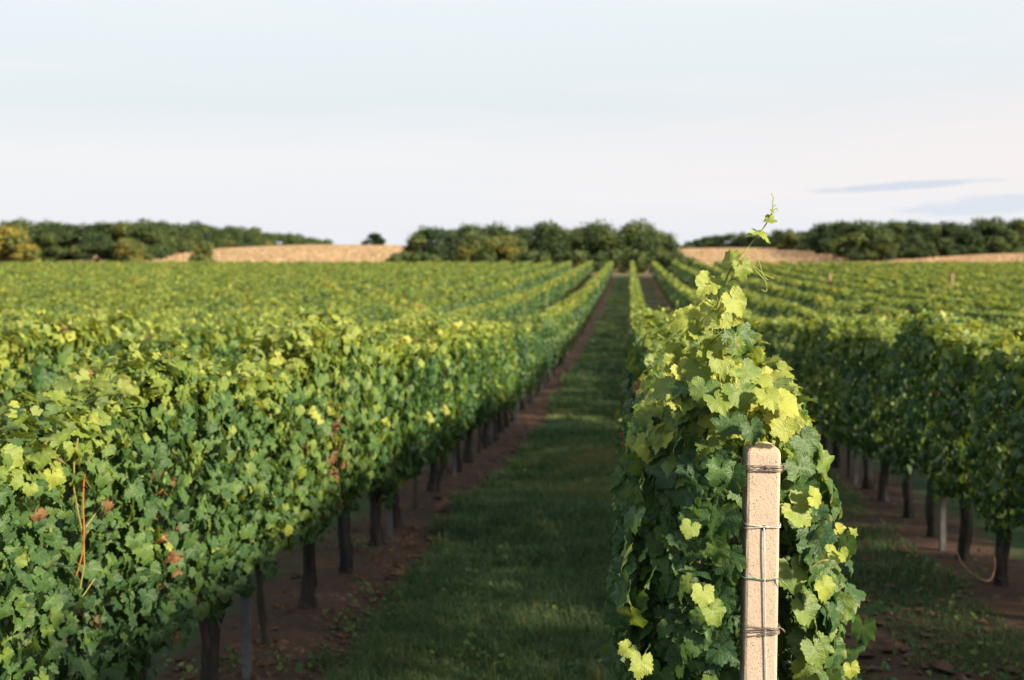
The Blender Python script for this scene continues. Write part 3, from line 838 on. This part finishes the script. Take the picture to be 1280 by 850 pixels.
mb.obj('hanging_wire', M['wire_clean'], PO, True)
mb = MB(); mb.tube(smooth_pts([(-.048, -hwid + .02, zpx(722)), (-.043, -hwid - .004, zpx(723)), (-.02, -hwid - .004, zpx(724)), (.012, -hwid - .004, zpx(726)), (.036, -hwid - .005, zpx(724)), (.046, -hwid - .008, zpx(727)), (.060, -hwid - .004, zpx(735)), (.068, -hwid + .01, zpx(744))]), .0013, 6)
mb.tube(smooth_pts([(-.030, -hwid - .012, zpx(716)), (-.026, -hwid - .007, zpx(720)), (-.01, -hwid - .004, zpx(725))]), .0013, 5)
mb.obj('green_wire', M['wire_green'], PO, True)

# ------------------------------------------------------------------ grey stakes in the rows, far wooden end posts
sm = MB()
w, t_ = .028, .021
sec = np.array([(-w, -t_), (w, -t_), (w, t_), (w * .45, t_), (w * .30, 0), (-w * .30, 0), (-w * .45, t_), (-w, t_)])
zz = [-.2, 0, .4, .8, 1.2, 1.66, 1.68]
V = np.concatenate([np.concatenate([sec * (1 if z < 1.67 else .85), np.full((8, 1), z)], 1) for z in zz]); T = []
for i in range(len(zz) - 1):
    for j in range(8):
        jn = (j + 1) % 8; a, b, c, d = i * 8 + j, i * 8 + jn, i * 8 + 8 + jn, i * 8 + 8 + j; T += [(a, b, c), (a, c, d)]
e_ = (len(zz) - 1) * 8
T += [(e_, e_ + 1, e_ + 5), (e_ + 1, e_ + 2, e_ + 4), (e_ + 2, e_ + 3, e_ + 4), (e_ + 1, e_ + 4, e_ + 5), (e_, e_ + 5, e_ + 7), (e_ + 5, e_ + 6, e_ + 7)]
sme = sm.add(V, T).mesh('grey_stake', M['post_grey'])
for k, rowname in ((-1, 'row left of the grass lane'), (1, 'row right of the concrete post')):
    for i in range(1, 8):
        y = Y0 - .05 + PSP * i
        o = bpy.data.objects.new('grey_stake', sme); link(o)
        o.location = (row_x(k) + (.05 if k < 0 else -.05), y + .02 * (i % 3), float(dip(y))); o.rotation_euler = (R(vr.uniform(-1, 1)), R(vr.uniform(-1.2, 1.2)), R(90 * -k))
        tag(o, f'{ORD[i - 1]} thin grey stake from the front in the {rowname}', 'stake', f'grey stakes of the {rowname}')
for px, k, d, lb in ((1037, 5, 79, 'brown wooden stake poking above the vines, the nearer to the middle of two'), (1190, 8, 78, 'brown wooden stake poking above the vines close to the right edge')):
    top = P(px, 342, d)
    mb = MB(); zz = np.linspace(0, 1, 6)
    zb = float(dip(d)) - .2
    mb.tube(np.stack([0 * zz, 0 * zz, zb + zz * (top[2] - zb)], -1), .09 * (1 - .08 * zz), 9, rough=.03)
    o = mb.obj('wooden_stake', M['stake']); o.location = (top[0], d, 0)
    tag(o, lb, 'stake', 'wooden stakes above the right rows')

# pale pruned canes lying at the foot of the right row
mb = MB()
for pts in (((1196, 690, 8.5), (1204, 706, 8.3), (1222, 722, 8.2)), ((1240, 685, 8.6), (1244, 706, 8.4), (1236, 726, 8.2), (1212, 716, 8.25))):
    mb.tube(smooth_pts([P(*p) for p in pts]), .0036, 6, .3)
mb.obj('pruned_cane', plain('dry cane', (.25, .14, .07), .8), None, True)
tag(bpy.data.objects['pruned_cane'], 'bent pale brown pruned cane lying by the trunks of the right row', 'cane')

# ------------------------------------------------------------------ grass and weeds
def blades(mb, x, y, h, w, tint, g):
    N = len(x); a = g.uniform(0, 6.28, N); ln = g.uniform(.15, .9, N)
    dx, dy = np.cos(a), np.sin(a)
    z0 = np.where(y < 24, sines(x, y, 3, 8, 1.2, 30, .022), 0) - .005 + dip(y)
    b = np.stack([x, y, z0], -1); wv = np.stack([-dy, dx, 0 * x], -1) * w[:, None] / 2
    d1 = np.stack([dx * ln * .35, dy * ln * .35, np.ones(N)], -1) * h[:, None] * .55
    d2 = np.stack([dx * ln, dy * ln, np.ones(N) * (1.0 - .35 * ln)], -1) * h[:, None]
    v = np.stack([b - wv, b + wv, b + d1 - wv * .75, b + d1 + wv * .75, b + d2], 1).reshape(-1, 3)
    t = np.array([(0, 1, 3), (0, 3, 2), (2, 3, 4)])
    mb.add(v, (t[None] + 5 * np.arange(N)[:, None, None]).reshape(-1, 3), np.repeat(tint, 5))


g = np.random.default_rng(8); mb = MB()
for lane, N in ((0, 210000), (1, 90000)):
    y = 1 / g.uniform(1 / 150, 1 / 5.2, N)
    x = row_x(-1) + .35 + g.random(N) * (SP - .4) if lane == 0 else row_x(0) + .1 + g.random(N) * (SP - .35)
    pa = sines(x, y, 41, 7, .8, 9)
    if lane == 0:
        d = x - row_x(-1); lim = .54 + .18 * sines(x * 0, y, 42, 5, .8, 7)
        keep = ((d > lim) & (pa > -.25 - .7 * g.random(N))) | ((pa > .9) & (g.random(N) < .5))
    else:
        keep = (pa > .25 - 1.0 * (np.abs(x - row_x(0) - 1.78) < .42) - .35 * (np.abs(x - row_x(0) - .75) < .3)) & (g.random(N) < .95)
    x, y, pa = x[keep], y[keep], pa[keep]; n_ = len(x); sc = np.clip(y / 8, .8, 6)
    h = .075 * g.uniform(.4, 1.35, n_) * (1 + .8 * pa) * np.clip(sc, 1, 1.8); h = np.clip(h, .02, .28)
    w = .0045 * g.uniform(.6, 1.3, n_) * sc ** 1.1
    tint = np.clip(g.normal(.32, .15, n_) + .30 * sines(x, y, 43, 6, .9, 8) + .45 * np.clip(sines(x, y, 44, 6, .6, 5) - .35, 0, 1) + .8 * (g.random(n_) < .06), 0, 1)
    blades(mb, x, y, h, w, tint, g)
nt_ = 2600                                          # taller tufts
tx, ty = row_x(-1) + .5 + g.random(nt_) * (SP - .55), 1 / g.uniform(1 / 60, 1 / 5.2, nt_)
kp = sines(tx, ty, 45, 6, .7, 6) > -.1; tx, ty = tx[kp], ty[kp]; k_ = 34
x = np.repeat(tx, k_) + g.normal(0, .035, len(tx) * k_); y = np.repeat(ty, k_) + g.normal(0, .035, len(tx) * k_); sc = np.clip(y / 8, .8, 5)
blades(mb, x, y, np.repeat(g.uniform(.06, .17, len(tx)), k_) * g.uniform(.5, 1.2, len(x)), .005 * sc * g.uniform(.6, 1.3, len(x)), np.clip(np.repeat(g.normal(.42, .17, len(tx)), k_) + g.normal(0, .08, len(x)), 0, 1), g)
tag(mb.obj('grass', M['grass']), 'short dark green grass on the shaded lanes between vine rows', 'grass', None, 'stuff')
mb = MB(); N = 2600                                 # broad leaved weeds at the feet of the rows
cx_ = g.uniform(row_x(-1) - .3, row_x(1) + .3, 130); cy_ = 1 / g.uniform(1 / 30, 1 / 5.5, 130)
i = g.integers(0, 130, N); x = cx_[i] + g.normal(0, .09, N); y = cy_[i] + g.normal(0, .12, N)
pos = np.stack([x, y, .02 + .09 * g.random(N) + dip(y)], -1)
add_leaves(mb, pos, g.normal(0, .5, (N, 3)) + [0, -.2, 1], g.normal(0, 1, (N, 3)) * [1, 1, .2], .020 * g.uniform(.5, 1.5, N), g.uniform(.1, .55, N), 0., 2, g)
N = 200                                             # fallen leaves on the soil
x = np.concatenate([row_x(-1) + g.uniform(-.2, .75, N // 2), row_x(0) + g.uniform(-.2, 2.2, N // 2)]); y = 1 / g.uniform(1 / 22, 1 / 5.5, N)
mw = mb
tag(mw.obj('weeds', M['leaf']), 'low broad leaved weeds on the soil under the vines', 'weeds', None, 'stuff')
mb = MB()
add_leaves(mb, np.stack([x, y, np.full(N, .035) + dip(y)], -1), g.normal(0, .4, (N, 3)) + [0, 0, 1], g.normal(0, 1, (N, 3)) * [1, 1, .1], .034 * g.uniform(.5, 1.2, N), .5, 1., 1, g)
tag(mb.obj('fallen_leaves', M['leaf']), 'brown fallen vine leaves scattered on the soil', 'fallen leaves', None, 'stuff')
# clods of soil
mb = MB(); N = 5200
x = np.concatenate([row_x(-1) + g.normal(.25, .3, N // 2), row_x(0) + g.uniform(.3, 2.5, N // 2)]); y = 1 / g.uniform(1 / 26, 1 / 5.2, N)
ico = np.array([(0, 0, 1), (.9, 0, .3), (.25, .85, .35), (-.75, .5, .3), (-.7, -.5, .35), (.3, -.85, .3), (0, 0, -.6)])
it = np.array([(0, 1, 2), (0, 2, 3), (0, 3, 4), (0, 4, 5), (0, 5, 1), (6, 2, 1), (6, 3, 2), (6, 4, 3), (6, 5, 4), (6, 1, 5)])
r_ = .017 * g.lognormal(0, .55, N)
z0 = sines(x, y, 3, 8, 1.2, 30, .022) + .012 + dip(y)
V = np.stack([x, y, z0], -1)[:, None] + ico[None] * (1 + .25 * g.normal(size=(N, 7, 3))) * r_[:, None, None] * np.array([1, 1, .7])
mb.add(V.reshape(-1, 3), (it[None] + 7 * np.arange(N)[:, None, None]).reshape(-1, 3))
mt, nt = material('soil clods'); n, m, mix, ramp, noise, sstep = node_api(nt)
pr = n('ShaderNodeBsdfPrincipled', {'Base Color': ramp(noise(n('ShaderNodeTexCoord').outputs['Object'], 9, 4), [(.3, (.045, .027, .019)), (.7, (.125, .078, .055))]), 'Roughness': .95, 'Specular IOR Level': .15})
n('ShaderNodeOutputMaterial', {0: pr.outputs[0]})
tag(mb.obj('soil_clods', mt), 'reddish brown clods of loose soil beside the vine trunks', 'soil', None, 'stuff')

# ------------------------------------------------------------------ ripe crop on the fields beyond
g = np.random.default_rng(9); mb = MB(); N = 170000
y = g.uniform(178, 345, N)
x = g.uniform(-.62, .50, N) * y * .9
x = np.where(g.random(N) < .75, x, g.uniform(-120, 120, N))
keep = np.where(x < -10, True, True) & ~((y < 205) & (np.abs(x + 7) < 26))
x, y = x[keep], y[keep]; n_ = len(x)
z = terrain(x, y); h = g.uniform(.8, .9, n_); a = g.uniform(0, 6.28, n_); w = g.uniform(.12, .26, n_)
c = np.stack([np.cos(a), np.sin(a), 0 * a], -1) * w[:, None]; b = np.stack([x, y, z - .1], -1)
lean = np.stack([g.normal(0, .15, n_), g.normal(0, .15, n_), h], -1)
v = np.stack([b - c, b + c, b + lean * .7 + c * .9, b + lean, b + lean * .75 - c * .8], 1)
mb.add(v.reshape(-1, 3), (np.array([(0, 1, 2), (0, 2, 3), (0, 3, 4)])[None] + 5 * np.arange(n_)[:, None, None]).reshape(-1, 3), np.repeat(np.clip(g.normal(.5, .09, n_) + .10 * sines(x, y, 4, 5, .03, .4), 0, 1), 5))
tag(mb.obj('ripe_crop', M['crop']), 'dry tan crop covering the low hills behind the vineyard', 'crop', None, 'stuff')


# ------------------------------------------------------------------ trees
def tree_meshes(seed, H, Wd, low, nb, nl, s=.30, tint=.35):
    """crown of many leaf clumps gathered in several uneven lobes, over a forked trunk"""
    g = np.random.default_rng(seed); mb = MB(); tk = MB()
    zc0 = H * low
    lobes = []
    for k in range(nb):
        a = g.uniform(0, 6.28); q = g.uniform(0, 1); zc = zc0 + (H - zc0) * g.uniform(.12, .80)
        rad = Wd / 2 * np.interp((zc - zc0) / (H - zc0), [0, .35, 1], [.75, .8, .30])
        lobes.append((math.cos(a) * rad * math.sqrt(q), math.sin(a) * rad * math.sqrt(q), zc, g.uniform(.26, .42) * Wd / 2 * 1.1))
    lobes.append((0, 0, H - .22 * Wd, .22 * Wd))
    L = np.array(lobes); i = g.integers(0, len(L), nl)
    d = unit(g.normal(size=(nl, 3))); rr = L[i, 3] * (1 - np.abs(g.normal(0, .28, nl))) * (1 + .15 * g.normal(size=nl))
    pos = L[i, :3] + d * rr[:, None] * np.array([1, 1, .85]); pos[:, 2] = np.clip(pos[:, 2], zc0 * .7 + .1, H * 1.02)
    nr = d + g.normal(0, .55, (nl, 3)) + np.array([0, 0, .3])
    add_leaves(mb, pos, nr, g.normal(0, 1, (nl, 3)), s * g.uniform(.5, 1.3, nl), np.clip(g.normal(tint, .13, nl) + .15 * g.normal(size=len(L))[i], .02, 1), 0., 3, g)
    tk.tube([(0, 0, -.4), (.05, 0, zc0 * .6), (0, .1, zc0 + .2), (.1, 0, H * .7)], [Wd * .045, Wd * .035, Wd * .028, Wd * .01], 8, rough=.08, seed=seed)
    for x, y, z, r in L[:5]:
        tk.tube([(0, .05, zc0 * .8 + .1), (x * .5, y * .5, (zc0 + z) / 2), (x, y, z)], [Wd * .02, Wd * .014, Wd * .006], 6)
    return mb.mesh('crown', M['tree']), tk.mesh('trunk', M['tree_bark'], True), H


KIND = {'round': [tree_meshes(600 + i, 7.6, 7.6, .05, 20, 9500, .19, .32) for i in range(4)],
        'wood': [tree_meshes(620 + i, 8.0, 6.6, .05, 17, 6500, .21, (.30, .22, .26, .18, .36)[i]) for i in range(5)],
        'dark': [tree_meshes(640 + i, 7.4, 6.6, .08, 17, 7500, .20, .12) for i in range(2)],
        'yellow': [tree_meshes(650 + i, 5.6, 6.0, .05, 16, 5500, .18, .62) for i in range(2)],
        'gold': [tree_meshes(655, 6.0, 4.6, .12, 11, 3000, .24, .93)],
        'shrub': [tree_meshes(660 + i, 3.0, 4.2, .03, 10, 1800, .19, .45) for i in range(3)]}
tr = random.Random(9)


def tree(kind, px, ytop, d, label, group=None, name='tree', cat='tree', wide=1.0):
    p = P(px, ytop, d); z0 = float(terrain(p[0], d)); cm, tm, H = tr.choice(KIND[kind])
    s = (p[2] - z0) / H * 1.06
    o = empty(name, (p[0], d, z0 - .05)); tag(o, label, cat, group)
    a = tr.uniform(0, 6.28)
    wide *= 1.28
    add_part('crown', cm, o, rot=a, sc=(s * wide, s * wide, s)); add_part('trunk', tm, o, rot=a, sc=(s * wide, s * wide, s * .96))
    return o


# clump behind the end of the lanes
C_ = 'trees of the clump behind the end of the lanes'
for a in (('dark', 532, 283, 189, 'very dark rounded tree at the left end of the middle clump', 1.0),
          ('dark', 562, 287, 194, 'dark tree between the left end of the middle clump and the yellow bush', .9),
          ('round', 584, 281, 197, 'dark green tree rising behind the yellow green bush', .9),
          ('round', 622, 279, 195, 'green tree rising behind the brownish bush of the middle clump', 1.0),
          ('round', 651, 284, 197, 'smaller green tree between the brownish bush and the big round tree', .8),
          ('round', 688, 278, 187, 'big round green tree just left of the grass lane end', .98),
          ('round', 722, 285, 195, 'green tree filling the gap between two big round trees', .8),
          ('round', 750, 276, 186, 'big round green tree straight behind the grass lane', .98),
          ('round', 800, 275, 187, 'big round tree at the right of the clump behind the end post row', .9),
          ('round', 826, 290, 188, 'lower tree sloping off at the right end of the middle clump', .9)):
    tree(a[0], a[1], a[2], a[3], a[4], C_, wide=a[5])
B_G = 'bushes before the middle clump'
tree('yellow', 596, 291, 182, 'yellow green bush in front of the dark trees of the middle clump', B_G, 'bush', 'bush', 1.05)
tree('yellow', 626, 297, 183, 'olive bush to the right of the yellow green bush', B_G, 'bush', 'bush', .9)
o = tree('yellow', 640, 296, 184, 'brownish bush left of the big round green tree', B_G, 'bush', 'bush', .8)
for px, yt, lb in ((504, 314, 'low dull shrub at the left foot of the middle clump'), (524, 315, 'low shrub in front of the very dark tree'), (545, 317, 'low grey green shrub right of the very dark tree'),
                   (665, 313, 'low shrub under the big round tree left of the lane'), (718, 312, 'low shrub between the two big round trees'), (765, 311, 'pale brownish shrub at the far end of the grass lane'),
                   (815, 311, 'low shrub under the right end of the middle clump'), (845, 315, 'low green shrub beside the tan field right of the clump'), (862, 320, 'last small shrub right of the middle clump')):
    tree('shrub', px, yt, 179.5 + tr.uniform(-1.5, 2), lb, B_G, 'shrub', 'bush')
tree('dark', 468, 291, 292, 'lone small dark tree standing on the tan hill left of the clump', wide=1.35)
tree('yellow', 255, 302, 186, 'round yellow green bush standing before the tan hill', None, 'bush', 'bush', .85)
tree('gold', 10, 283, 180, 'golden yellow tree at the left edge', None)
tree('gold', 30, 304, 179, 'small yellow green tree right beside the golden yellow tree', None, wide=1.2)

# the wood on the left, running back over the hill
LW, RW = 'trees of the left wood', 'trees of the right wood'
LL, RL = 'dark green tree in the wood along the left skyline', 'dark green tree in the wood along the right skyline'
px = -190
while px < 410:
    top = np.interp(px, [-200, 0, 60, 100, 150, 220, 240, 300, 350, 400, 415], [278, 277, 276, 279, 277, 277, 279, 284, 291, 299, 302])
    d = np.interp(px, [-200, 0, 170, 240, 300, 400], [205, 200, 197, 240, 300, 430])
    tree('wood', px + tr.uniform(-3, 3), top + tr.uniform(-3, 3), d + 6, LL, LW)
    if px < 330:
        tree('wood', px + 9, top + tr.uniform(1, 6), d + 12, LL, LW)
    if px < 215 and tr.random() < .8:
        tree('yellow' if tr.random() < .25 else 'wood', px + tr.uniform(-8, 8), np.interp(px, [0, 200], [297, 300]) + tr.uniform(-7, 5), d - 3, 'lower tree at the sunny front edge of the left wood', 'front edge of the left wood')
    px += np.interp(d, [195, 300, 430], [25, 16, 10])
px = 862
while px < 1470:
    top = np.interp(px, [850, 900, 960, 985, 1050, 1100, 1160, 1240, 1280], [301, 295, 290, 289, 276, 277, 279, 275, 277])
    d = np.interp(px, [850, 960, 1000, 1075, 1140, 1300], [440, 350, 300, 215, 225, 235])
    tree('dark' if tr.random() < .35 else 'wood', px + tr.uniform(-3, 3), top + tr.uniform(-3, 3), d + 6, RL, RW)
    if px > 930:
        tree('wood', px + 9, top + tr.uniform(1, 6), d + 12, RL, RW)
    if px > 1060 and tr.random() < .7:
        tree('wood', px + tr.uniform(-8, 8), 300 + tr.uniform(-7, 5), d - 3, 'lower tree at the front edge of the right wood', 'front edge of the right wood')
    px += np.interp(d, [210, 300, 440], [23, 16, 10])
tree('yellow', 985, 291, 300, 'olive bush at the near edge of the right wood by the tan field', None, 'bush', 'bush')
